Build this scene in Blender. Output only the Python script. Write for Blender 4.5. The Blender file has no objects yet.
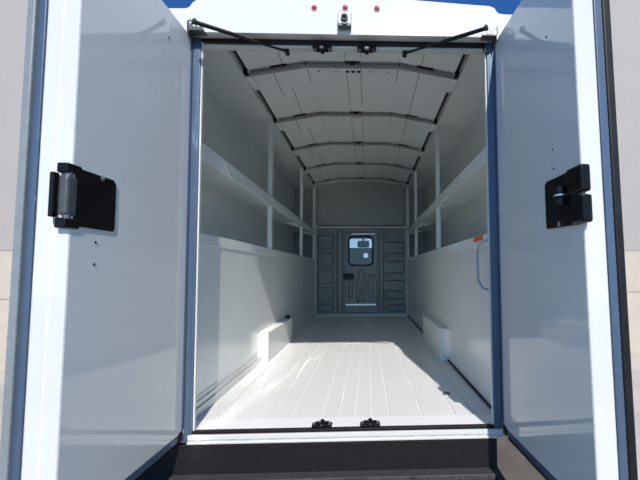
import bpy, bmesh, math, random
from mathutils import Vector, Matrix

random.seed(4)
sc = bpy.context.scene
C = sc.collection
UP = 0.75          # cargo floor above the pavement; everything is laid out with the cargo floor at z = 0 and lifted at the end

# ------------------------------------------------------------------ camera
cam_d = bpy.data.cameras.new('camera')
cam = bpy.data.objects.new('camera', cam_d)
C.objects.link(cam)
F, PX, PY = 380.0, 381.6, 249.2
pit, yaw, rol = 0.0574064, -0.0370353, 0.0052222
Rw = Matrix.Rotation(yaw, 3, 'Z') @ Matrix.Rotation(pit, 3, 'X') @ Matrix.Rotation(rol, 3, 'Y')
cam_d.sensor_fit = 'HORIZONTAL'
cam_d.sensor_width = 36.0
cam_d.lens = F / 640.0 * 36.0
cam_d.shift_x = -(PX - 320.0) / 640.0
cam_d.shift_y = (PY - 240.0) / 640.0
cam_d.clip_start = 0.02
right, fwd, upv = Rw.col[0], Rw.col[1], Rw.col[2]
m = Matrix((right, upv, -fwd)).transposed().to_4x4()
m.translation = Vector((0.106075, -1.842907, 0.739142 + UP))
cam.matrix_world = m
sc.camera = cam

# ------------------------------------------------------------------ world, sun, exposure
SUN = Vector((-0.157, 1.0, -0.845)).normalized()
w = bpy.data.worlds.new('sky')
sc.world = w
w.use_nodes = True
nt = w.node_tree
nt.nodes.clear()
out = nt.nodes.new('ShaderNodeOutputWorld')
bg = nt.nodes.new('ShaderNodeBackground')
tc = nt.nodes.new('ShaderNodeTexCoord')
sep = nt.nodes.new('ShaderNodeSeparateXYZ')
rmp = nt.nodes.new('ShaderNodeValToRGB')
nt.links.new(tc.outputs['Generated'], sep.inputs[0])
nt.links.new(sep.outputs['Z'], rmp.inputs[0])
nt.links.new(rmp.outputs[0], bg.inputs['Color'])
nt.links.new(bg.outputs[0], out.inputs[0])
cr = rmp.color_ramp
cr.elements[0].position = 0.0
cr.elements[0].color = (0.29, 0.485, 0.66, 1)
cr.elements[1].position = 1.0
cr.elements[1].color = (0.008, 0.035, 0.13, 1)
e = cr.elements.new(0.22); e.color = (0.13, 0.30, 0.52, 1)
e = cr.elements.new(0.50); e.color = (0.010, 0.040, 0.138, 1)
bg.inputs['Strength'].default_value = 2.6

sun_d = bpy.data.lights.new('sun', 'SUN')
sun_d.energy = 4.35
sun_d.angle = math.radians(0.53)
sun_d.color = (1.0, 0.94, 0.88)
sun = bpy.data.objects.new('sun', sun_d)
sun.rotation_euler = SUN.to_track_quat('-Z', 'Y').to_euler()
sun.location = (4, -12, 12)
C.objects.link(sun)

vs = sc.view_settings
vs.view_transform = 'Standard'
vs.look = 'None'
vs.exposure = 0.2
vs.gamma = 1.0
vs.use_curve_mapping = False
sc.cycles.use_denoising = True
sc.cycles.use_guiding = True
sc.cycles.blur_glossy = 0.0
sc.cycles.sample_clamp_indirect = 0.0
sc.cycles.max_bounces = 10
sc.cycles.diffuse_bounces = 6

# ------------------------------------------------------------------ materials
def lin(r, g, b):
    f = lambda v: v / 12.92 if v <= 0.04045 else ((v + 0.055) / 1.055) ** 2.4
    return (f(r / 255.0), f(g / 255.0), f(b / 255.0), 1.0)

def mat(name, col, rough=0.4, metal=0.0, spec=0.5, coat=0.0, coat_rough=0.05, var=0.03, vscale=6.0, rvar=0.0, bump=0.0, bscale=200.0, trans=0.0, emit=None):
    M = bpy.data.materials.new(name)
    M.use_nodes = True
    t = M.node_tree
    b = t.nodes['Principled BSDF']
    b.inputs['Roughness'].default_value = rough
    b.inputs['Metallic'].default_value = metal
    b.inputs['Specular IOR Level'].default_value = spec
    b.inputs['Coat Weight'].default_value = coat
    b.inputs['Coat Roughness'].default_value = coat_rough
    b.inputs['Transmission Weight'].default_value = trans
    co = t.nodes.new('ShaderNodeTexCoord')
    n = t.nodes.new('ShaderNodeTexNoise')
    n.inputs['Scale'].default_value = vscale
    n.inputs['Detail'].default_value = 4
    t.links.new(co.outputs['Object'], n.inputs['Vector'])
    r = t.nodes.new('ShaderNodeValToRGB')
    c = col if len(col) == 4 else (*col, 1)
    r.color_ramp.elements[0].color = tuple(max(0, v * (1 - var)) for v in c[:3]) + (1,)
    r.color_ramp.elements[1].color = tuple(min(1, v * (1 + var)) for v in c[:3]) + (1,)
    r.color_ramp.elements[0].position = 0.35
    r.color_ramp.elements[1].position = 0.65
    t.links.new(n.outputs['Fac'], r.inputs[0])
    t.links.new(r.outputs[0], b.inputs['Base Color'])
    if rvar:
        mr = t.nodes.new('ShaderNodeMapRange')
        mr.inputs['To Min'].default_value = rough - rvar
        mr.inputs['To Max'].default_value = rough + rvar
        t.links.new(n.outputs['Fac'], mr.inputs['Value'])
        t.links.new(mr.outputs[0], b.inputs['Roughness'])
    if bump:
        n2 = t.nodes.new('ShaderNodeTexNoise')
        n2.inputs['Scale'].default_value = bscale
        n2.inputs['Detail'].default_value = 3
        t.links.new(co.outputs['Object'], n2.inputs['Vector'])
        bp = t.nodes.new('ShaderNodeBump')
        bp.inputs['Strength'].default_value = bump
        bp.inputs['Distance'].default_value = 0.004
        t.links.new(n2.outputs['Fac'], bp.inputs['Height'])
        t.links.new(bp.outputs[0], b.inputs['Normal'])
    return M

WH = (0.60, 0.61, 0.59)
M = {}
M['paint'] = mat('white_paint', WH, 0.16, coat=0.0, var=0.01)
M['door'] = mat('white_door_paint', (0.63, 0.64, 0.63), 0.055, coat=0.3, var=0.006)
M['wallpaint'] = mat('white_wall_paint', (0.73, 0.76, 0.745), 0.17, var=0.015, vscale=2.0)
M['threshold'] = mat('bright_white_plate', (0.84, 0.85, 0.84), 0.3, var=0.01)
M['floorpaint'] = mat('white_floor_paint', (0.74, 0.755, 0.745), 0.32, var=0.02, vscale=3.0)
M['ceil'] = mat('white_ceiling_paint', (0.80, 0.83, 0.815), 0.2, var=0.03, vscale=3.0)
M['bulk'] = mat('grey_bulkhead_paint', (0.21, 0.235, 0.23), 0.25, var=0.02)
M['upper'] = mat('light_grey_bulkhead_paint', (0.36, 0.385, 0.375), 0.25, var=0.02)
M['tread'] = mat('worn_sunlit_tread', (0.045, 0.045, 0.047), 0.55, var=0.6, vscale=150, bump=0.6, bscale=250)  # worn black, base made paler for sun on the upward face
M['seam_and_shade'] = mat('sealant_and_groove_shade', (0.18, 0.19, 0.19), 0.6)  # sealant seams; also painted shade behind the bulkhead grooves
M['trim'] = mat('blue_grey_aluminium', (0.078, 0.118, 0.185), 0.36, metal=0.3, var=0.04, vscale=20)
M['tube'] = mat('pale_blue_grey_paint', (0.33, 0.42, 0.50), 0.3, var=0.03)
M['alu'] = mat('bright_aluminium', (0.70, 0.71, 0.72), 0.3, metal=0.9, var=0.04, vscale=20)
M['galv'] = mat('galvanised_steel', (0.55, 0.57, 0.58), 0.42, metal=0.6, var=0.12, vscale=30)
M['zinc'] = mat('dull_zinc', (0.15, 0.16, 0.17), 0.4, metal=0.7, var=0.15, vscale=40)
M['black'] = mat('black_plastic', (0.006, 0.006, 0.007), 0.33, spec=0.25, var=0.2, vscale=30)
M['blackmetal'] = mat('black_steel', (0.004, 0.004, 0.005), 0.28, spec=0.2, var=0.2, vscale=30)
M['darkgrey'] = mat('dark_grey_steel', (0.055, 0.06, 0.065), 0.4, var=0.1, vscale=30)
M['rubber'] = mat('black_rubber', (0.010, 0.010, 0.011), 0.5, spec=0.25, var=0.2, vscale=30)
M['greyrubber'] = mat('pale_grey_vinyl', (0.20, 0.23, 0.245), 0.4, var=0.05, vscale=30)
M['bumper'] = mat('black_textured_coating', (0.008, 0.008, 0.009), 0.45, spec=0.25, var=0.9, vscale=140, bump=0.9, bscale=330)
M['red'] = mat('red_lens', (0.45, 0.04, 0.05), 0.12, var=0.1, vscale=80)
M['lens'] = mat('camera_lens', (0.004, 0.004, 0.006), 0.05)
M['camgrey'] = mat('grey_camera_housing', (0.42, 0.43, 0.45), 0.45)
M['orange'] = mat('orange_label', (0.75, 0.13, 0.03), 0.5)
M['label'] = mat('white_label', (0.75, 0.75, 0.72), 0.5)
M['ink'] = mat('grey_ink', (0.20, 0.20, 0.20), 0.6)
M['dark'] = mat('dark_interior', (0.006, 0.0065, 0.007), 0.8, spec=0.1)
M['gap_shade'] = mat('gap_shade_black', (0.012, 0.012, 0.012), 0.8)  # black added for the shade inside the ceiling edge gaps
M['glass'] = mat('window_glass', (0.36, 0.38, 0.38), 0.02, trans=1.0, var=0.0)
M['shaded_ground'] = mat('shaded_brown_concrete', (0.108, 0.097, 0.078), 0.9, var=0.15, vscale=5, bump=0.2, bscale=80)  # brown base stands in for the concrete lying in shade
M['bow'] = mat('grey_bow_paint', (0.27, 0.285, 0.28), 0.3, var=0.02)
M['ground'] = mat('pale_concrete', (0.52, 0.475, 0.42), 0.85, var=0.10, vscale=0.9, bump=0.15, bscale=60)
M['masonry'] = mat('beige_masonry', (0.445, 0.398, 0.335), 0.8, var=0.04, vscale=3.0, bump=0.1, bscale=50)
M['siding'] = mat('lilac_grey_siding', (0.335, 0.308, 0.292), 0.7, var=0.02, vscale=1.5)

# ------------------------------------------------------------------ mesh builder
class MB:
    def __init__(self, tf=None):
        self.v, self.f, self.s = [], [], []
        self.tf = tf
    def add(self, vs_, fs_, smooth=False):
        o = len(self.v)
        self.v += [tuple(self.tf(*p)) if self.tf else tuple(p) for p in vs_]
        self.f += [[i + o for i in f] for f in fs_]
        self.s += [smooth] * len(fs_)
        return self
    def box(self, x0, x1, y0, y1, z0, z1, bev=0.0, seg=2):
        x0, x1 = min(x0, x1), max(x0, x1); y0, y1 = min(y0, y1), max(y0, y1); z0, z1 = min(z0, z1), max(z0, z1)
        bm = bmesh.new()
        bmesh.ops.create_cube(bm, size=1.0)
        for v in bm.verts:
            v.co = ((x0 + x1) / 2 + v.co.x * (x1 - x0), (y0 + y1) / 2 + v.co.y * (y1 - y0), (z0 + z1) / 2 + v.co.z * (z1 - z0))
        if bev:
            bev = min(bev, 0.49 * min(x1 - x0, y1 - y0, z1 - z0))
            bmesh.ops.bevel(bm, geom=list(bm.edges), offset=bev, segments=seg, affect='EDGES', profile=0.5)
        self.bm(bm)
        return self
    def bm(self, bm, smooth=False):
        bm.verts.index_update()
        self.add([tuple(v.co) for v in bm.verts], [[v.index for v in f.verts] for f in bm.faces], smooth)
        bm.free()
    def prism(self, poly, axis, a, b, bev=0.0):
        """poly of 2D points extruded along axis ('x': poly=(y,z), 'y': poly=(x,z), 'z': poly=(x,y)) from a to b"""
        mk = {'x': lambda p, t: (t, p[0], p[1]), 'y': lambda p, t: (p[0], t, p[1]), 'z': lambda p, t: (p[0], p[1], t)}[axis]
        n = len(poly)
        bm = bmesh.new()
        A = [bm.verts.new(mk(p, a)) for p in poly]
        B = [bm.verts.new(mk(p, b)) for p in poly]
        bm.faces.new(A); bm.faces.new(B[::-1])
        for i in range(n):
            bm.faces.new((A[i], B[i], B[(i + 1) % n], A[(i + 1) % n]))
        bmesh.ops.recalc_face_normals(bm, faces=list(bm.faces))
        if bev:
            bmesh.ops.bevel(bm, geom=list(bm.edges), offset=bev, segments=2, affect='EDGES', profile=0.5)
        self.bm(bm)
        return self
    def tube(self, pts, r, seg=12, cap=True):
        pts = [Vector(p) for p in pts]
        rs = r if isinstance(r, (list, tuple)) else [r] * len(pts)
        rings = []
        for i, p in enumerate(pts):
            d = (pts[min(i + 1, len(pts) - 1)] - pts[max(i - 1, 0)]).normalized()
            a = d.orthogonal().normalized() if i == 0 else (pa - d * pa.dot(d)).normalized()
            pa = a
            b = d.cross(a)
            rings.append([p + (a * math.cos(2 * math.pi * k / seg) + b * math.sin(2 * math.pi * k / seg)) * rs[i] for k in range(seg)])
        vs_ = [tuple(q) for rg in rings for q in rg]
        fs_ = []
        for i in range(len(pts) - 1):
            for k in range(seg):
                k2 = (k + 1) % seg
                fs_.append([i * seg + k, i * seg + k2, (i + 1) * seg + k2, (i + 1) * seg + k])
        self.add(vs_, fs_, True)
        if cap:
            self.add([tuple(q) for q in rings[0]], [list(range(seg))[::-1]])
            self.add([tuple(q) for q in rings[-1]], [list(range(seg))])
        return self
    def cyl(self, p0, p1, r, seg=20, r2=None):
        return self.tube([p0, p1], [r, r if r2 is None else r2], seg)
    def dome(self, c, axis, r, h, seg=20, rings=5):
        """rounded cap: centre c, pointing along axis"""
        ax = Vector(axis).normalized(); a = ax.orthogonal().normalized(); b = ax.cross(a); c = Vector(c)
        pts = []
        for i in range(rings):
            t = math.pi / 2 * i / rings
            for k in range(seg):
                u = 2 * math.pi * k / seg
                pts.append(tuple(c + (a * math.cos(u) + b * math.sin(u)) * r * math.cos(t) + ax * h * math.sin(t)))
        pts.append(tuple(c + ax * h))
        fs_ = [[i * seg + k, i * seg + (k + 1) % seg, (i + 1) * seg + (k + 1) % seg, (i + 1) * seg + k] for i in range(rings - 1) for k in range(seg)]
        fs_ += [[(rings - 1) * seg + k, (rings - 1) * seg + (k + 1) % seg, len(pts) - 1] for k in range(seg)]
        self.add(pts, fs_, True)
        return self

ORIGIN = {}
def build(name, mb, material, parent=None, **props):
    o_ = ORIGIN[parent.name] if parent else Vector(props.pop('loc', (0, 0, 0)))
    props.pop('loc', None)
    me = bpy.data.meshes.new(name)
    me.from_pydata([tuple(Vector(v) - o_) for v in mb.v], [], mb.f)
    me.polygons.foreach_set('use_smooth', mb.s)
    bm = bmesh.new(); bm.from_mesh(me)
    bmesh.ops.recalc_face_normals(bm, faces=list(bm.faces))
    bm.to_mesh(me); bm.free()
    me.materials.append(material)
    me.update()
    ob = bpy.data.objects.new(name, me)
    C.objects.link(ob)
    if parent:
        ob.parent = parent
    else:
        ob.location = o_
    ORIGIN[ob.name] = o_.copy()
    for k, v in props.items():
        ob[k] = v
    return ob
def thing(name, loc, label=None, category=None, group=None, kind=None):
    ob = bpy.data.objects.new(name, None)
    ob.empty_display_size = 0.1
    ob.location = loc
    C.objects.link(ob)
    ORIGIN[ob.name] = Vector(loc)
    for k, v in (('label', label), ('category', category), ('group', group), ('kind', kind)):
        if v: ob[k] = v
    return ob

W, WI, WO = 0.70, 0.77, 1.13          # half widths: door opening, inner side panels, outer skin
L = 4.60                              # depth of the cargo space
HC, HT = 2.15, 2.227                  # ceiling at its edges and at its flat crown

# ================================================================== large structure
# ---- pavement: concrete with its shaded tone painted in, lit-tone slabs added
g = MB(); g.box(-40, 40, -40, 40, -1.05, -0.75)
build('ground', g, M['shaded_ground'], kind='structure')
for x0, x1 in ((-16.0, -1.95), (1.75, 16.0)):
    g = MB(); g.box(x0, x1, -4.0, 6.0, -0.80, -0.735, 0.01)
    build('lit_ground_slab', g, M['ground'], kind='structure')  # pale slab added as the lit part of the same ground

# ---- cargo floor: a pressed sheet with V grooves running front to back
xs = [-0.655, -0.56, -0.475, -0.39, -0.288, -0.131, -0.045, 0.041, 0.127, 0.214, 0.383, 0.555, 0.655]
prof = [(-WI, 0.0)]
for x in xs:
    prof += [(x - 0.007, 0.0), (x - 0.0035, -0.0055), (x + 0.0035, -0.0055), (x + 0.007, 0.0)]
prof += [(WI, 0.0), (WI, -0.03), (-WI, -0.03)]
f = MB(); f.prism(prof, 'y', 0.135, L)
floor = build('floor', f, M['floorpaint'], kind='structure')
f = MB(); f.box(-0.765, 0.765, 0.012, 0.132, -0.03, 0.003, 0.002)
build('threshold_plate', f, M['threshold'], floor)

# ---- side walls: lower panel with a folded cap, recess floor, outer skin, recess ceiling
for side, s in (('left', -1), ('right', 1)):
    wl = thing('wall_' + side, (s * WI, 0, 0), kind='structure')
    p = MB()
    p.prism([(s * WI, -0.02), (s * WI, 0.905), (s * (WI + 0.012), 0.945), (s * (WI + 0.03), 0.945), (s * (WI + 0.03), -0.02)], 'y', 0.03, L)
    build('lower_panel', p, M['wallpaint'], wl)
    p = MB(); p.box(s * (WI - 0.005), s * (WI + 0.03), 0.03, L, 0.885, 0.946, 0.003)
    build('panel_cap', p, M['wallpaint'], wl)
    p = MB(); p.box(s * WI + s * 0.02, s * WO, 0.03, L, 0.915, 0.935)
    build('recess_floor', p, M['wallpaint'], wl)
    p = MB(); p.prism([(0.0, -0.16), (L, -0.16), (L, 2.19), (0.26, 2.19), (0.0, 1.97)], 'x', s * WO, s * (WO + 0.02))
    build('outer_skin', p, M['wallpaint'], wl)
    # stiffening ribs low on the outer skin
    p = MB(); p.box(s * (WO - 0.012), s * WO, 0.05, L, 1.02, 1.05, 0.004)
    build('stiffener', p, M['wallpaint'], wl)
    p = MB(); p.prism([(0.03, 1.955), (0.26, 2.15), (L, 2.15), (L, 2.17), (0.25, 2.17), (0.03, 1.975)], 'x', s * (WI + 0.005), s * WO)
    build('recess_ceiling', p, M['wallpaint'], wl)
    p = MB(); p.box(s * 0.774, s * 0.789, 0.27, L, 2.125, 2.168, 0.003)
    build('top_rail', p, M['wallpaint'], wl)

# ---- baseboards
b = MB()
b.box(-WI, -0.760, 0.05, 1.23, 0.0, 0.045, 0.003)
b.box(-WI, -0.764, 0.05, 1.23, 0.05, 0.078, 0.003)
b.box(-WI, -0.767, 0.05, 1.23, 0.083, 0.105, 0.002)
build('baseboard_left', b, M['paint'], kind='structure')
b = MB()
b.box(WI, 0.759, 0.03, 1.312, 0.0, 0.012, 0.002)
b.box(WI, 0.759, 2.31, L, 0.0, 0.012, 0.002)
build('baseboard_right', b, M['rubber'], kind='structure')

# ---- ceiling: sheet with crown, shaded edge gaps kept dark by an added black lining, flanges between the gaps
bows = [0.845, 1.71, 2.55, 3.40, 4.25]
ceil = thing('ceiling', (0, 0, HC), kind='structure')
z0 = 0.030
def crown(x, dz=0.0):
    ax = abs(x)
    return dz + (HT if ax <= 0.34 else HT - (HT - HC) * (ax - 0.34) / (WI - 0.34))
c = MB()
pts = [-0.748, -0.34, 0.34, 0.748]
c.prism([(x, crown(x, z0)) for x in pts] + [(x, crown(x, z0 + 0.012)) for x in pts[::-1]], 'y', 0.42, L)
build('ceiling_sheet', c, M['ceil'], ceil)
c = MB()
for s in (-1, 1):
    ys = [0.06] + bows
    for i, yb in enumerate(bows):
        # solid flange just behind each bow, open gap ahead of it
        c.box(s * 0.735, s * (WI + 0.010), yb - 0.03, yb + 0.25 if i < 4 else L, HC + 0.012, HC + 0.03)
    c.box(s * 0.735, s * (WI + 0.010), 0.30, 0.42, HC + 0.012, HC + 0.03)
    c.box(s * 0.742, s * 0.748, 0.42, L, HC + 0.03, HC + 0.075)
build('edge_flange', c, M['ceil'], ceil)
c = MB(); c.box(-0.80, 0.80, 0.58, L, 2.335, 2.35)
for s in (-1, 1):
    c.prism([(0.30, HC + 0.02), (L, HC + 0.02), (L, 2.335), (0.56, 2.335)], 'x', s * 0.781, s * 0.79)
build('gap_shade_lining', c, M['gap_shade'], ceil)
# sealant seams in the sheet
for i in range(5):
    ya = 0.46 if i == 0 else bows[i - 1] + 0.06
    yb = bows[i] - 0.02
    for x, a_, b_ in ((-0.50, 0.35, 1.0), (-0.59, 0.0, 0.5), (0.50, 0.0, 1.0), (-0.05, 0.15, 1.0), (0.06, 0.0, 0.9), (-0.34, 0.0, 0.3), (0.34, 0.0, 0.3)):
        q = MB(); zz = crown(x, z0)
        q.box(x - 0.0022, x + 0.0022, ya + (yb - ya) * a_, ya + (yb - ya) * b_, zz - 0.0025, zz + 0.004)
        build('sealant_seam', q, M['seam_and_shade'], ceil)
# flat discs put in for the dark holes behind the bows
for i, y in enumerate(bows[:4]):
    for x in (-0.26, -0.13, 0.13, 0.26):
        q = MB(); q.cyl((x, y + 0.13, HT + z0 - 0.003), (x, y + 0.13, HT + z0 + 0.004), 0.007, 12)
        build('hole_disc', q, M['black'], ceil)
    for x in (-0.042, 0.0, 0.042):
        q = MB(); q.cyl((x, y + 0.13, HT + z0 - 0.003), (x, y + 0.13, HT + z0 + 0.004), 0.015 if i != 1 else 0.017, 14)
        build('hole_disc', q, M['black'] if i != 1 else M['alu'], ceil)

# ---- roof and outside shell that keep the daylight out
rf = thing('roof', (0, 2.3, 2.36), kind='structure')
r = MB(); r.prism([(0.01, 2.0), (0.58, 2.355), (L + 0.1, 2.355), (L + 0.1, 2.39), (0.58, 2.39), (0.01, 2.035)], 'x', -0.80, 0.80)
build('raised_roof', r, M['paint'], rf)
r = MB()
for s in (-1, 1):
    r.prism([(0.0, 1.965), (0.26, 2.172), (L + 0.1, 2.172), (L + 0.1, 2.20), (0.25, 2.20), (0.0, 1.985)], 'x', s * 0.775, s * (WO + 0.02))
build('side_roof', r, M['paint'], rf)
r = MB()
for s in (-1, 1):
    r.prism([(0.26, 2.172), (L + 0.1, 2.172), (L + 0.1, 2.36), (0.58, 2.36)], 'x', s * 0.79, s * 0.80)
    r.prism([(0.01, 1.965), (0.26, 2.172), (0.58, 2.36), (0.01, 2.0)], 'x', s * 0.79, s * 0.80)
build('roof_riser', r, M['paint'], rf)
r = MB(); r.box(-0.72, 0.70, 0.02, L, -0.16, -0.035)
build('underfloor', r, M['dark'], kind='structure')

# ---- back wall (bulkhead)
bw = thing('wall_back', (0, L, 0), kind='structure')
def path_loop(mb, poly, w_, y_a, y_b):
    """solid bars following a closed outline of axis-aligned x-z points"""
    for k_ in range(len(poly)):
        (xa, za), (xb, zb) = poly[k_], poly[(k_ + 1) % len(poly)]
        mb.box(min(xa, xb) - w_, max(xa, xb) + w_, y_a, y_b, min(za, zb) - w_, max(za, zb) + w_)
def cut(ob, cutters, name, material, parent, **props):
    """boolean difference of one mesh by several, kept as a plain mesh"""
    for c_ in cutters:
        md = ob.modifiers.new('cut', 'BOOLEAN'); md.operation = 'DIFFERENCE'; md.solver = 'EXACT'; md.object = c_; md.use_self = True
    dg = bpy.context.evaluated_depsgraph_get()
    dg.update()
    me = bpy.data.meshes.new_from_object(ob.evaluated_get(dg))
    ob.modifiers.clear()
    old = ob.data
    ob.data = me
    bpy.data.meshes.remove(old)
    for c_ in cutters:
        bpy.data.objects.remove(c_, do_unlink=True)
p = MB()
p.box(-WO, -0.268, L - 0.042, L + 0.012, 0.0, 1.46)
sheet_left = build('bulkhead_sheet', p, M['bulk'], bw)
cs = []
GW = 0.0095
for z, h_ in ((0.07, 0.12), (0.25, 0.22), (0.54, 0.22), (0.83, 0.22), (1.12, 0.22)):
    c_ = MB(); path_loop(c_, [(-0.72, z), (-0.47, z), (-0.47, z + h_), (-0.72, z + h_)], GW, L - 0.08, L + 0.03)
    cs.append(build('cutter', c_, M['bulk'], bw))
for x in (-0.40, -0.315):
    c_ = MB(); c_.box(x - 0.009, x + 0.009, L - 0.08, L + 0.03, 0.05, 1.44)
    cs.append(build('cutter', c_, M['bulk'], bw))
cut(sheet_left, cs, 'bulkhead_sheet', M['bulk'], bw)
p = MB()
p.box(0.262, WO, L - 0.042, L + 0.012, 0.0, 1.46)
sheet_right = build('bulkhead_sheet', p, M['bulk'], bw)
cs = []
mz = [(0.73, 0.27), (0.42, 0.27), (0.42, 0.40), (0.73, 0.40), (0.73, 0.58), (0.42, 0.58), (0.42, 0.70), (0.73, 0.70), (0.73, 0.90), (0.42, 0.90), (0.42, 1.03), (0.73, 1.03), (0.73, 1.22), (0.42, 1.22), (0.42, 1.42)]
for k_ in range(len(mz) - 1):
    (xa, za), (xb, zb) = mz[k_], mz[k_ + 1]
    c_ = MB(); c_.box(min(xa, xb) - GW, max(xa, xb) + GW, L - 0.08, L + 0.03, min(za, zb) - GW, max(za, zb) + GW)
    cs.append(build('cutter', c_, M['bulk'], bw))
c_ = MB(); path_loop(c_, [(0.42, 0.07), (0.73, 0.07), (0.73, 0.17), (0.42, 0.17)], GW, L - 0.08, L + 0.03)
cs.append(build('cutter', c_, M['bulk'], bw))
for x in (0.30, 0.37):
    c_ = MB(); c_.box(x - 0.009, x + 0.009, L - 0.08, L + 0.03, 0.05, 1.44)
    cs.append(build('cutter', c_, M['bulk'], bw))
cut(sheet_right, cs, 'bulkhead_sheet', M['bulk'], bw)
p = MB()
p.box(-0.268, 0.262, L - 0.042, L + 0.012, 1.40, 1.46)
p.box(-0.268, 0.262, L - 0.042, L + 0.012, 0.0, 0.045)
build('doorway_frame', p, M['bulk'], bw)
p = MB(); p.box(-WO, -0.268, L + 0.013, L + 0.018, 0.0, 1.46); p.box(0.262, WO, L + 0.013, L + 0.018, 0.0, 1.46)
build('groove_shade_sheet', p, M['seam_and_shade'], bw)  # darker sheet added behind the cuts as shade in the pressed grooves
p = MB()
for xa, xb in ((-0.30, -0.235), (0.23, 0.29)):
    p.box(xa, xb, L + 0.027, L + 0.036, 0.0, 1.46)
p.box(-0.30, 0.29, L + 0.027, L + 0.036, 1.375, 1.46); p.box(-0.30, 0.29, L + 0.027, L + 0.036, 0.0, 0.07)
build('gap_light_block', p, M['rubber'], bw)  # dark strips added behind the leaf to block light at its gaps
p = MB(); p.box(-0.71, 0.71, L - 0.04, L + 0.02, 1.50, 2.35)
build('upper_panel', p, M['upper'], bw)
p = MB()
for s in (-1, 1):
    p.box(s * 0.71, s * WO, L - 0.02, L + 0.02, 1.46, 2.30)
build('corner_panel', p, M['upper'], bw)
p = MB(); p.box(-0.80, 0.80, L - 0.14, L, 1.455, 1.485, 0.004)
build('header_shelf', p, M['paint'], bw)
p = MB(); p.box(-0.72, 0.72, L - 0.06, L - 0.04, 1.487, 1.508)
build('painted_shadow_strip', p, M['rubber'], bw)  # black strip painted in as the shadow line above the shelf
for x in (-0.5, -0.25, 0.0, 0.25, 0.5):  # dark discs put in for the holes in the upper panel
    for z in (2.12,):
        q = MB(); q.cyl((x, L - 0.045, z), (x, L - 0.035, z), 0.010, 12)
        build('hole_disc', q, M['black'], bw)
for x in (-0.38, 0.0, 0.38):
    q = MB(); q.cyl((x, L - 0.045, 1.60), (x, L - 0.035, 1.60), 0.010, 12)
    build('hole_disc', q, M['black'], bw)
for s in (-1, 1):
    q = MB(); q.box(s * 0.73, s * 0.80, L - 0.09, L, 0.0, 2.12, 0.006)
    build('corner_post', q, M['upper'], bw)
q = MB(); q.box(-0.76, 0.76, L - 0.12, L, 0.0, 0.03, 0.004)
build('base_angle', q, M['paint'], bw)

# ---- walk-through door in the bulkhead
d1 = thing('door_1', (0, L, 0), kind='structure')
y0, y1 = L - 0.034, L + 0.012
def rrect(x0, x1, za, zb, r, n=5):
    out_ = []
    for cx, cz, a in ((x1 - r, zb - r, 0), (x0 + r, zb - r, 90), (x0 + r, za + r, 180), (x1 - r, za + r, 270)):
        for k in range(n + 1):
            t = math.radians(a + 90 * k / n)
            out_.append((cx + r * math.cos(t), cz + r * math.sin(t)))
    return out_
def ring_plate(mb, outer, inner, a, b):
    """plate in the x-z plane with one hole (both loops with the same number of points, same order)"""
    n = len(outer)
    vs_ = [(p[0], a, p[1]) for p in outer] + [(p[0], a, p[1]) for p in inner] + [(p[0], b, p[1]) for p in outer] + [(p[0], b, p[1]) for p in inner]
    fs_ = []
    for i in range(n):
        j = (i + 1) % n
        fs_ += [[i, j, n + j, n + i], [2 * n + i, 3 * n + i, 3 * n + j, 2 * n + j], [i, 2 * n + i, 2 * n + j, j], [n + i, n + j, 3 * n + j, 3 * n + i]]
    mb.add(vs_, fs_)
win = rrect(-0.20, 0.185, 0.845, 1.315, 0.07)
q = MB(); ring_plate(q, rrect(-0.262, 0.256, 0.05, 1.393, 0.012), win, y0, y1)
leaf = build('door_leaf', q, M['bulk'], d1)
q = MB(); ring_plate(q, rrect(-0.222, 0.207, 0.823, 1.337, 0.09), rrect(-0.195, 0.18, 0.85, 1.31, 0.068), y0 - 0.012, y0 + 0.004)
build('window_gasket', q, M['rubber'], d1)
q = MB(); q.prism(rrect(-0.198, 0.183, 0.847, 1.313, 0.068), 'y', y0 + 0.010, y0 + 0.015)
build('window_pane', q, M['glass'], d1)
q = MB(); q.box(-0.30, -0.13, y0 - 0.035, y0, 0.60, 0.70, 0.01)
build('door_latch', q, M['black'], d1)
q = MB(); q.box(-0.265, 0.25, y0 - 0.012, y0, 0.165, 0.195, 0.004)
build('kick_strip', q, M['alu'], d1)
q = MB(); q.box(-0.16, 0.24, y0 - 0.02, y0, 1.355, 1.378, 0.004)
build('head_strip', q, M['alu'], d1)
em = [(-0.21, 0.30), (-0.15, 0.30), (-0.15, 0.56), (-0.075, 0.56), (-0.075, 0.24), (0.02 - 0.045, 0.24), (-0.025, 0.45), (0.025, 0.45), (0.025, 0.24), (0.075, 0.24), (0.075, 0.56),
      (0.13, 0.56), (0.13, 0.30), (0.19, 0.30), (0.19, 0.68), (0.13, 0.68), (0.13, 0.61), (0.04, 0.61), (0.04, 0.76), (-0.04, 0.76), (-0.04, 0.61), (-0.21, 0.61)]
cs = []
for k_ in range(len(em)):
    (xa, za), (xb, zb) = em[k_], em[(k_ + 1) % len(em)]
    c_ = MB(); c_.box(min(xa, xb) - 0.008, max(xa, xb) + 0.008, y0 - 0.02, y1 + 0.02, min(za, zb) - 0.008, max(za, zb) + 0.008)
    cs.append(build('cutter', c_, M['bulk'], d1))
cut(leaf, cs, 'door_leaf', M['bulk'], d1)
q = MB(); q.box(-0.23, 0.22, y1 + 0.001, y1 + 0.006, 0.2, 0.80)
build('groove_shade_sheet', q, M['seam_and_shade'], d1)  # darker sheet added as shade in the leaf grooves

# ---- rear frame: header, sill, jambs, compartment backs
hd = thing('trim_1', (0, 0, 1.9), kind='structure')
p = MB()
p.prism([(-0.055, 1.887), (0.0, 1.889), (0.0, 2.36), (-0.03, 2.09), (-0.06, 2.055)], 'x', -0.765, 0.765)
p = None
def face_y(z): return -0.055 + 0.03 * (z - 1.887) / 0.2
hp = MB()
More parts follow.
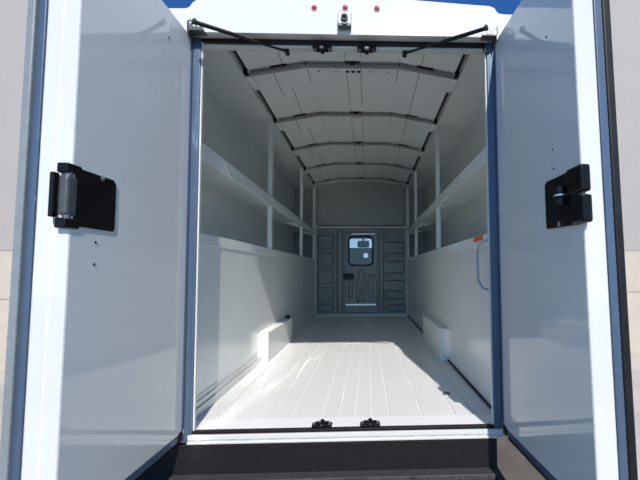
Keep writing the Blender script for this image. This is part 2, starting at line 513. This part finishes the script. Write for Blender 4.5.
# header face plate: flat across, stepping down with rounded shoulders to the side rails
top = []
prof_top = [(-WO - 0.02, 1.985), (-0.80, 1.99), (-0.765, 1.992), (-0.752, 2.003), (-0.742, 2.025), (-0.72, 2.042), (-0.60, 2.06), (-0.3, 2.08), (0.0, 2.085), (0.3, 2.066), (0.60, 2.045), (0.72, 2.038), (0.745, 2.028),
            (0.757, 2.005), (0.768, 1.995), (0.80, 1.992), (WO + 0.02, 1.985)]
n = len(prof_top)
prof_top = [(x, 0.739 + (z - 0.739) * 1.021) for x, z in prof_top]
vsb = [(x, face_y(1.887), 1.887) for x, z in prof_top] + [(x, face_y(z), z) for x, z in prof_top] + [(x, 0.05, z + 0.01) for x, z in prof_top] + [(x, -0.0, 1.889) for x, z in prof_top]
fsb = []
for i in range(n - 1):
    fsb += [[i, i + 1, n + i + 1, n + i], [n + i, n + i + 1, 2 * n + i + 1, 2 * n + i], [3 * n + i, 3 * n + i + 1, i + 1, i]]
hp.add(vsb, fsb)
build('header_panel', hp, M['paint'], hd)
p = MB(); p.box(-0.715, 0.715, -0.004, 0.012, 1.868, 1.890, 0.003)
build('header_seal', p, M['rubber'], hd)
p = MB(); p.box(-0.765, 0.765, 0.010, 0.05, 1.858, 2.01, 0.003)
p.box(-0.765, 0.765, 0.05, 0.10, 1.905, 1.93, 0.003)
build('header_lining', p, M['paint'], hd)
sl = thing('trim_2', (0, 0, -0.03), kind='structure')
p = MB(); p.box(-0.72, 0.72, -0.010, 0.012, -0.012, 0.004, 0.003)
build('sill_seal', p, M['rubber'], sl)
p = MB(); p.box(-0.725, 0.748, -0.018, 0.02, -0.034, -0.012, 0.003)
build('sill_plate', p, M['paint'], sl)
p = MB(); p.box(-0.725, 0.748, -0.015, 0.02, -0.041, -0.034)
build('sill_groove', p, M['galv'], sl)
p = MB(); p.box(-0.725, 0.748, -0.025, 0.02, -0.051, -0.041, 0.003)
build('sill_lip', p, M['paint'], sl)
for side, s, n_ in (('left', -1, 3), ('right', 1, 4)):
    j = thing('trim_%d' % n_, (s * 0.73, 0, 0), kind='structure')
    p = MB(); p.box(s * 0.700, s * 0.7075, -0.004, 0.012, 0.0, 1.872, 0.002)
    build('opening_edge', p, M['paint'], j)
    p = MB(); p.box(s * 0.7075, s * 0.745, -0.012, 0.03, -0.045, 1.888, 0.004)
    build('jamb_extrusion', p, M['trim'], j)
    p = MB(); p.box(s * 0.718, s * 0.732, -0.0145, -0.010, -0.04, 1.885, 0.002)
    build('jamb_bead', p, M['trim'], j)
    p = MB(); p.box(s * 0.745, s * (WO + 0.02), 0.0, 0.03, -0.05, 1.99)
    build('corner_skin', p, M['paint'], j)

# ================================================================== buildings behind
def building(x0, x1, y, label, far):
    t = thing('building', ((x0 + x1) / 2, y, -0.75), label, 'building')
    p = MB(); p.box(x0, x1, y, y + 0.3, -0.75, 1.09)
    build('masonry_base', p, M['masonry'], t)
    p = MB(); p.box(x0, x1, y - 0.01, y + 0.3, 1.09, 8.0)
    k = x0 + 0.4
    build('siding', p, M['siding'], t)
    p = MB(); p.box(x0, x1, y - 0.012, y, 0.335, 0.34)
    build('mortar_joint', p, M['siding'], t)
    return t
building(-16.0, -4.4, 4.3, 'lilac-grey sided building with beige base behind the left open door', -1)
building(3.5, 16.0, 5.0, 'lilac-grey sided building with beige base behind the right open door', 1)

# ================================================================== driver's cab beyond the bulkhead window
t = thing('driver_cab', (0, 5.5, 0), "dark driver's cab seen through the small bulkhead door window", 'cab')
p = MB()
p.box(-0.9, 0.9, L + 0.06, 6.4, -0.1, -0.05); p.box(-0.9, 0.9, L + 0.06, 6.2, 1.75, 1.8)
p.box(-0.9, -0.85, L + 0.06, 6.4, -0.05, 1.75); p.box(0.85, 0.9, L + 0.06, 6.4, -0.05, 1.75)
p.box(-0.85, 0.02, 6.35, 6.4, -0.05, 1.24); p.box(0.115, 0.85, 6.35, 6.4, -0.05, 1.24)
p.box(0.02, 0.115, 6.35, 6.4, -0.05, 1.03); p.box(0.02, 0.115, 6.35, 6.4, 1.125, 1.24)
p.box(-0.85, 0.85, 6.2, 6.4, 1.44, 1.75)
build('cab_shell', p, M['dark'], t)
p = MB(); p.box(-0.80, 0.80, 5.95, 6.34, 0.6, 0.92, 0.05)
build('dashboard', p, M['dark'], t)
p = MB(); p.box(-0.10, 0.14, 5.9, 5.96, 1.22, 1.36, 0.03); p.box(0.0, 0.04, 5.92, 5.96, 1.34, 1.76, 0.01)
build('mirror', p, M['dark'], t)
p = MB(); p.box(-0.42, -0.06, 5.0, 5.14, 0.2, 1.0, 0.05)
build('seat_back', p, M['dark'], t)

# ================================================================== shelving
def shelving(side, s, yu, zl, label):
    t = thing('shelving_unit', (s * 0.95, 2.3, 0.935), label, 'shelf')
    p = MB()
    z1, z0_ = zl
    # shelf tray with a turned-down front lip
    p.box(s * WI, s * WO, 0.06, L - 0.02, z1 - 0.018, z1)
    build('shelf_tray', p, M['wallpaint'], t)
    p = MB(); p.box(s * (WI - 0.004), s * (WI + 0.014), 0.06, L - 0.02, z0_, z1 + 0.002, 0.003)
    build('front_lip', p, M['wallpaint'], t)
    for y in yu:
        p = MB(); p.box(s * (WI - 0.002), s * (WI + 0.035), y - 0.026, y + 0.026, 0.935, 2.15, 0.004)
        build('upright', p, M['wallpaint'], t)
        p = MB(); p.prism([(s * (WI + 0.03), z1 - 0.02), (s * (WI + 0.28), z1 - 0.02), (s * (WI + 0.03), z1 - 0.09)], 'y', y - 0.004, y + 0.004)
        build('bracket', p, M['wallpaint'], t)
    return t
shelving('left', -1, (1.65, 3.30, 4.50), (1.422, 1.338), 'white steel shelf with uprights in the left wall recess')
shelving('right', 1, (1.77, 3.45, 4.50), (1.428, 1.345), 'white steel shelf with uprights in the right wall recess, beside the grab handle')

# ================================================================== wheel boxes
def wheel_box(s, label):
    t = thing('wheel_box', (s * 0.74, 1.8, 0), label, 'wheel box')
    zt = 0.245 if s < 0 else 0.262
    p = MB(); p.prism([(s * 0.704, 0), (s * 0.704, zt - 0.006), (s * 0.710, zt), (s * WI, zt + 0.006), (s * WI, 0)], 'y', 1.317, 2.30)
    build('box_shell', p, M['floorpaint'], t)
    p = MB(); p.prism([(s * WI, 1.23), (s * 0.735, 1.317), (s * WI, 1.317)], 'z', 0.05, zt, 0.002)
    build('end_flange', p, M['floorpaint'], t)
    if s < 0:
        p = MB(); p.box(-0.75, -0.72, 2.20, 2.285, zt + 0.002, zt + 0.03, 0.004)
        build('dark_hole_block', p, M['black'], t)  # black block put in for the dark hole at the box's rear
    return t
wheel_box(-1, 'low white wheel box on the left of the floor, lit by the sun')
wheel_box(1, 'low white wheel box on the right of the floor, in shade')

# ================================================================== roof bows
ords = ['nearest the rear doors', 'second in from the rear doors', 'third, midway along the cargo space', 'fourth, next to last before the bulkhead', 'fifth, closest to the bulkhead']
for i, y in enumerate(bows):
    t = thing('roof_bow', (0, y, HC), 'cranked white roof bow across the ceiling, ' + ords[i], 'roof bow', 'roof bows across the ceiling')
    p = MB()
    X = [-0.774, -0.34, 0.34, 0.774]
    h = 0.022
    pr = [(x, crown(x)) for x in X]
    p.prism([(x, z) for x, z in pr] + [(x, z + h) for x, z in pr[::-1]], 'y', y - 0.006, y + 0.0)
    p.prism([(x, z) for x, z in pr] + [(x, z + 0.006) for x, z in pr[::-1]], 'y', y, y + 0.032)
    build('bow', p, M['bow'], t)
    for x, wd in ((0.0, 0.055),):
        q = MB(); q.box(x - wd, x + wd, y - 0.016, y - 0.004, HT + 0.017, HT + 0.028, 0.002)
        build('centre_clip', q, M['black'], t)
        q = MB(); q.box(x - 0.018, x + 0.018, y - 0.012, y - 0.004, HT + 0.004, HT + 0.016, 0.003)
        build('centre_hole_plug', q, M['black'], t)
    for s in (-1, 1):
        q = MB(); zz = crown(0.53)
        q.prism([(s * 0.47, crown(0.47) + 0.018), (s * 0.59, crown(0.59) + 0.018), (s * 0.59, crown(0.59) + 0.028), (s * 0.47, crown(0.47) + 0.028)], 'y', y - 0.016, y - 0.004)
        build('side_clip', q, M['black'], t)
        q = MB(); q.box(s * 0.335, s * 0.345, y - 0.010, y - 0.004, HT - 0.002, HT + 0.022, 0.001)
        build('splice', q, M['darkgrey'], t)
        q = MB(); q.box(s * 0.742, s * 0.776, y - 0.035, y + 0.015, HC - 0.002, HC + 0.03, 0.003)
        build('end_cap', q, M['rubber'], t)

# ================================================================== rear doors
def door_tf(s, th, hx, lean=0.0):
    t = math.radians(th)
    dx, dy = -s * math.cos(t), -math.sin(t)
    # s = -1 left, +1 right; n points to the outside of the open door
    nx, ny = s * math.sin(t), -math.cos(t)
    def tf(k, n, z):
        k = k * (1.0 - lean * (z - 0.94))
        return (hx + dx * k + nx * n, -0.02 + dy * k + ny * n, z)
    return tf
def rear_door(s, th, hx, kw, T, label):
    tf = door_tf(s, th, hx, 0.018 if s < 0 else 0.036)
    t = thing('rear_door', tf(0.35, T / 2, -0.04), label, 'door', 'rear barn doors')
    p = MB(tf); p.box(0.0, kw, 0.0, T, 0.0, 1.885, 0.006)
    build('door_shell', p, M['door'], t)
    # outer skin and metal edge extrusion with the weather seal outside it
    if s < 0:
        p = MB(tf); p.box(kw - 0.002, kw + 0.0012, 0.046, 0.0495, 0.0, 1.885)
        build('edge_crease', p, M['threshold'], t)
        p = MB(tf); p.box(0.0, kw + 0.004, T, T + 0.013, -0.03, 1.89, 0.002); p.box(0.3, kw, T + 0.013, T + 0.026, -0.03, 1.89, 0.002)
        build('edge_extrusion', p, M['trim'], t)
        p = MB(tf); p.box(0.25, kw + 0.012, T + 0.026, T + 0.050, -0.03, 1.89, 0.004)
        build('outer_skin_edge', p, M['greyrubber'], t)
    else:
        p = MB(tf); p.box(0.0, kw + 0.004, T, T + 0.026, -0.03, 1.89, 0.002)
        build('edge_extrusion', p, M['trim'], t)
        p = MB(tf); p.box(0.25, kw + 0.008, T + 0.026, T + 0.054, -0.03, 1.89, 0.006)
        build('edge_seal', p, M['rubber'], t)
    p = MB(tf); p.box(0.03, kw, 0.002, 0.045, -0.030, 0.0, 0.003)
    build('bottom_rail', p, M['trim'], t)
    p = MB(tf); p.box(0.02, kw, 0.010, 0.040, -0.050, -0.030, 0.003)
    build('bottom_seal', p, M['rubber'], t)
    p = MB(tf); p.box(0.0, 0.03, -0.004, 0.02, -0.03, 0.012, 0.003)
    build('hinge_foot', p, M['black'], t)
    # piano hinge knuckles
    p = MB(tf); p.tube([(-0.006, 0.004, 0.02), (-0.006, 0.004, 1.86)], 0.007, 10)
    build('piano_hinge', p, M['trim'], t)
    return t, tf

# -- left door and its latch
dl, tf = rear_door(-1, 91.5, -0.748, 0.684, 0.10, 'open left rear door, glossy white in sunlight, with pale strip along its outer edge')
lt = MB(tf)
zc = 0.965
lt.prism([(0.497, 0.885), (0.505, 0.877), (0.66, 0.877), (0.672, 0.89), (0.672, 1.04), (0.66, 1.053), (0.51, 1.053), (0.497, 1.04)], 'y', -0.004, 0.0, 0.0012)
latch = build('latch', lt, M['blackmetal'], dl)
for za, zb in ((1.030, 1.060), (0.868, 0.898)):
    q = MB(tf); q.box(0.650, 0.706, -0.0055, 0.028, za, zb, 0.005)
    build('latch_lug', q, M['blackmetal'], latch)
q = MB(tf); q.box(0.664, 0.704, -0.006, 0.022, 0.905, 1.022, 0.008)
build('latch_body', q, M['darkgrey'], latch)
for za, zb in ((1.016, 1.034), (0.896, 0.910)):
    q = MB(tf); q.tube([(0.690, 0.004, za), (0.690, 0.004, zb)], 0.010, 14)
    build('pivot_pin', q, M['zinc'], latch)
q = MB(tf); q.box(0.688, 0.710, 0.030, 0.044, 0.900, 1.032, 0.004)
build('strike_bar', q, M['blackmetal'], latch)
q = MB(tf); q.cyl((0.565, -0.007, 1.046), (0.565, -0.003, 1.046), 0.0075, 12)
build('screw', q, M['alu'], latch)
for k, z in ((0.578, 0.835), (0.580, 0.765), (0.20, 1.755)):
    q = MB(tf); q.cyl((k, -0.002, z), (k, 0.001, z), 0.004, 10)
    build('drain_plug', q, M['black'], dl)

# -- right door and its latch
dr, tf = rear_door(1, 92.5, 0.748, 0.674, 0.07, 'open right rear door, glossy white, shaded blue, with black seal on its edge')
lt = MB(tf)
lt.prism([(0.462, 0.895), (0.470, 0.888), (0.655, 0.882), (0.655, 1.062), (0.615, 1.064), (0.58, 1.062), (0.475, 1.062), (0.462, 1.050)], 'y', -0.010, 0.0, 0.003)
latch = build('latch', lt, M['blackmetal'], dr)
q = MB(tf); q.box(0.622, 0.704, -0.022, 0.012, 0.980, 1.066, 0.008)
build('latch_block', q, M['blackmetal'], latch)
q = MB(tf); q.box(0.638, 0.706, -0.022, 0.012, 0.884, 0.9715, 0.008)
build('latch_block', q, M['blackmetal'], latch)
q = MB(tf); q.tube([(0.585, -0.020, 0.990), (0.585, -0.020, 1.018)], 0.020, 16)
q.tube([(0.585, -0.020, 0.955), (0.585, -0.020, 0.986)], 0.018, 16)
build('pivot_knob', q, M['black'], latch)
q = MB(tf); q.tube([(0.585, -0.020, 0.986), (0.585, -0.020, 0.990)], 0.024, 16)
build('washer', q, M['alu'], latch)
q = MB(tf); q.cyl((0.552, -0.013, 0.897), (0.552, -0.009, 0.897), 0.0085, 12)
build('screw', q, M['alu'], latch)
for k, z in ((0.515, 1.10), (0.512, 1.17), (0.50, 1.60)):
    q = MB(tf); q.cyl((k, -0.002, z), (k, 0.001, z), 0.004, 10)
    build('drain_plug', q, M['black'], dr)

# ================================================================== hold-open stays and gusset brackets over the opening
for s, A, B, lab in ((-1, (-0.680, -0.13, 1.884), (-0.299, 0.035, 1.850), 'black gas stay slanting across the left upper corner of the opening'),
                     (1, (0.665, -0.13, 1.880), (0.298, 0.035, 1.850), 'black gas stay slanting across the right upper corner of the opening')):
    A = Vector(A); B = Vector(B)
    t = thing('door_stay', B, lab, 'stay', 'stays over the doors')
    mid = A.lerp(B, 0.52)
    p = MB(); p.tube([A, mid], 0.0095, 12); build('cylinder', p, M['black'], t)
    p = MB(); p.tube([mid, B], 0.0055, 10); build('rod', p, M['black'], t)
    p = MB(); p.dome(A + Vector((0, -0.006, -0.012)), (0, -0.3, 1), 0.013, 0.025); build('end_fitting', p, M['black'], t)
    p = MB(); p.box(B.x - 0.010, B.x + 0.012, B.y - 0.012, B.y + 0.022, B.z - 0.012, B.z + 0.012, 0.005); build('end_bracket', p, M['black'], t)
for s, lab in ((-1, 'perforated steel gusset above the left door hinge'), (1, 'perforated steel gusset above the right door hinge')):
    x = s * 0.715
    t = thing('gusset_bracket', (x, -0.07, 1.875), lab, 'bracket', 'gussets over the door hinges')
    p = MB(lambda a_, b_, c_: (a_, b_, c_ + 0.022))
    p.prism([(s * 0.742, 1.865), (s * 0.742, 1.905), (s * 0.730, 1.912), (s * 0.690, 1.898), (s * 0.672, 1.884), (s * 0.668, 1.868), (s * 0.690, 1.862)], 'y', -0.078, -0.072)
    p.box(s * 0.668, s * 0.742, -0.078, -0.03, 1.860, 1.866)
    p.box(s * 0.738, s * 0.744, -0.078, -0.02, 1.840, 1.905)
    build('plate', p, M['zinc'], t)
    for xx, zz, r_ in ((0.728, 1.895, 0.0045), (0.710, 1.882, 0.006), (0.690, 1.880, 0.0055), (0.700, 1.893, 0.003)):
        q = MB(lambda a_, b_, c_: (a_, b_, c_ + 0.022)); q.cyl((s * xx, -0.080, zz), (s * xx, -0.077, zz), r_, 12)
        build('hole_plug', q, M['label'], t)

# ================================================================== strikers on header and sill
for x, top_, lab in ((-0.118, True, 'black latch striker under the header, left one of the two'), (0.105, True, 'black latch striker under the header, right one of the two'),
                     (-0.112, False, 'black latch striker on the sill, left one of the two'), (0.116, False, 'black latch striker on the sill, right one of the two')):
    z, dz = (1.866, -1) if top_ else (0.004, 1)
    t = thing('striker', (x, 0.02, z), lab, 'striker', 'latch strikers at the opening')
    p = MB(); p.box(x - 0.047, x + 0.047, -0.012, 0.035, z, z + dz * 0.014, 0.003)
    p.box(x - 0.032, x + 0.032, -0.010, 0.032, z + dz * 0.012, z + dz * 0.020, 0.003)
    build('base', p, M['blackmetal'], t)
    p = MB(); p.tube([(x, -0.014, z + dz * 0.018), (x, 0.03, z + dz * 0.018)], 0.012, 16)
    build('catch', p, M['blackmetal'], t)
    p = MB(); p.cyl((x, -0.0165, z + dz * 0.018), (x, -0.013, z + dz * 0.018), 0.005, 12)
    build('pin', p, M['darkgrey'], t)
    for s in (-1, 1):
        p = MB(); p.cyl((x + s * 0.034, 0.01, z + dz * 0.013), (x + s * 0.034, 0.01, z + dz * 0.018), 0.006, 10)
        build('bolt', p, M['alu'], t)

# ================================================================== lamps and camera on the header
def fy(z): return face_y(z)
for x, z, lab in ((-0.152, 2.032, 'small round red marker lamp on the header, leftmost of three'), (0.000, 2.035, 'small round red marker lamp on the header, middle of three'),
                  (0.156, 2.034, 'small round red marker lamp on the header, rightmost of three')):
    t = thing('marker_lamp', (x, fy(z), z), lab, 'lamp', 'red marker lamps on the header')
    nrm = Vector((0, -1, 0.2)).normalized()
    c0 = Vector((x, fy(z), z))
    p = MB(); p.cyl(c0 - nrm * 0.002, c0 + nrm * 0.005, 0.0155, 20); build('bezel', p, M['camgrey'], t)
    p = MB(); p.dome(c0 + nrm * 0.004, nrm, 0.0135, 0.009); build('lens', p, M['red'], t)
t = thing('backup_camera', (0, -0.07, 1.92), 'small grey backup camera box with dark round lens above the opening', 'camera')
p = MB(); p.prism([(-0.065, 1.909), (-0.085, 1.910), (-0.080, 1.988), (-0.045, 1.991), (-0.03, 1.909)], 'x', -0.034, 0.032, 0.004)
build('housing', p, M['camgrey'], t)
p = MB(); p.cyl((-0.001, -0.094, 1.951), (-0.001, -0.078, 1.951), 0.0165, 24)
lens = build('lens_barrel', p, M['black'], t)
p = MB(); p.dome((-0.001, -0.094, 1.951), (0, -1, 0), 0.010, 0.004)
build('lens_glass', p, M['lens'], lens)
p = MB(); p.box(-0.032, 0.030, -0.090, -0.06, 1.908, 1.922, 0.003)
build('lower_bezel', p, M['darkgrey'], t)
p = MB(); p.tube([(0.012 * math.cos(a), -0.091, 1.922 + -0.009 * abs(math.sin(a))) for a in [math.pi * k / 8 for k in range(9)]], 0.003, 8)
build('infrared_window', p, M['black'], t)

# ================================================================== right-hand fittings
t = thing('grab_handle', (0.745, 0.2, 0.74), 'bent tubular grab handle on the right wall by the opening', 'handle')
pa = [(0.768, 0.10, 0.905), (0.720, 0.11, 0.893), (0.708, 0.15, 0.885), (0.706, 0.20, 0.860), (0.706, 0.21, 0.84), (0.706, 0.21, 0.70), (0.706, 0.20, 0.683), (0.708, 0.14, 0.648), (0.72, 0.11, 0.640), (0.768, 0.10, 0.636)]
p = MB(); p.tube(pa, 0.0068, 12); build('tube', p, M['tube'], t)
for z in (0.905, 0.636):
    p = MB(); p.box(0.760, 0.770, 0.07, 0.125, z - 0.03, z + 0.03, 0.004); build('foot', p, M['alu'], t)
t = thing('warning_label', (0.768, 0.38, 0.94), 'small orange and white warning label above the grab handle', 'label')
p = MB(); p.box(0.7630, 0.7660, 0.30, 0.476, 0.868, 0.942); build('sheet', p, M['label'], t)
p = MB(); p.box(0.7625, 0.7650, 0.30, 0.476, 0.912, 0.942); build('orange_band', p, M['orange'], t)
for k in range(3):
    p = MB(); p.box(0.7624, 0.7632, 0.31, 0.45 - 0.02 * k, 0.902 - k * 0.010, 0.905 - k * 0.010); build('text_line', p, M['ink'], t)
p = MB(); p.tube([(0.700, -0.02, 1.862), (0.690, -0.02, 1.848), (0.692, -0.02, 1.832), (0.706, -0.02, 1.828), (0.722, -0.02, 1.838)], 0.0045, 8)
build('cable_hook', p, M['black'], label='small black wire hook at the top of the right jamb', category='hook', loc=(0.705, -0.02, 1.84))

# ================================================================== rear step bumper
t = thing('step_bumper', (0, -0.15, -0.45), 'black textured step bumper below the rear sill', 'bumper')
p = MB(); p.box(-0.95, 0.715, -0.022, 0.06, -0.30, -0.053, 0.005)
build('face_plate', p, M['bumper'], t)
p = MB(); p.box(-0.95, 0.715, -0.085, -0.022, -0.210, -0.182, 0.004)
p.box(-0.95, 0.715, -0.36, -0.31, -0.235, -0.182, 0.005)
for x in (-0.95, -0.45, 0.0, 0.02, 0.04, 0.06, 0.08, 0.30, 0.693):
    p.box(x, x + 0.022, -0.33, -0.07, -0.235, -0.184, 0.003)
build('tread_frame', p, M['tread'], t)
p = MB(); p.box(-0.95, 0.715, -0.33, -0.06, -0.300, -0.235, 0.003)
build('tread_pan', p, M['black'], t)
# ================================================================== tie-down ring on the cargo floor
t = thing('tie_down_ring', (0.575, 0.46, 0.0), 'small dark tie-down ring on the floor at the shadow edge near the right side', 'ring')
p = MB(); p.cyl((0.575, 0.46, 0.0), (0.575, 0.46, 0.004), 0.022, 18); build('cup', p, M['galv'], t)
p = MB(); p.tube([(0.575 + 0.018 * math.cos(a), 0.46 + 0.018 * math.sin(a), 0.007) for a in [2 * math.pi * k / 18 for k in range(19)]], 0.004, 8); build('ring', p, M['darkgrey'], t)

# ------------------------------------------------------------------ lift the whole truck and yard so the pavement lies at z = 0
for o in list(sc.objects):
    if o.parent is None and o.type in ('MESH', 'EMPTY'):
        o.location.z += UP
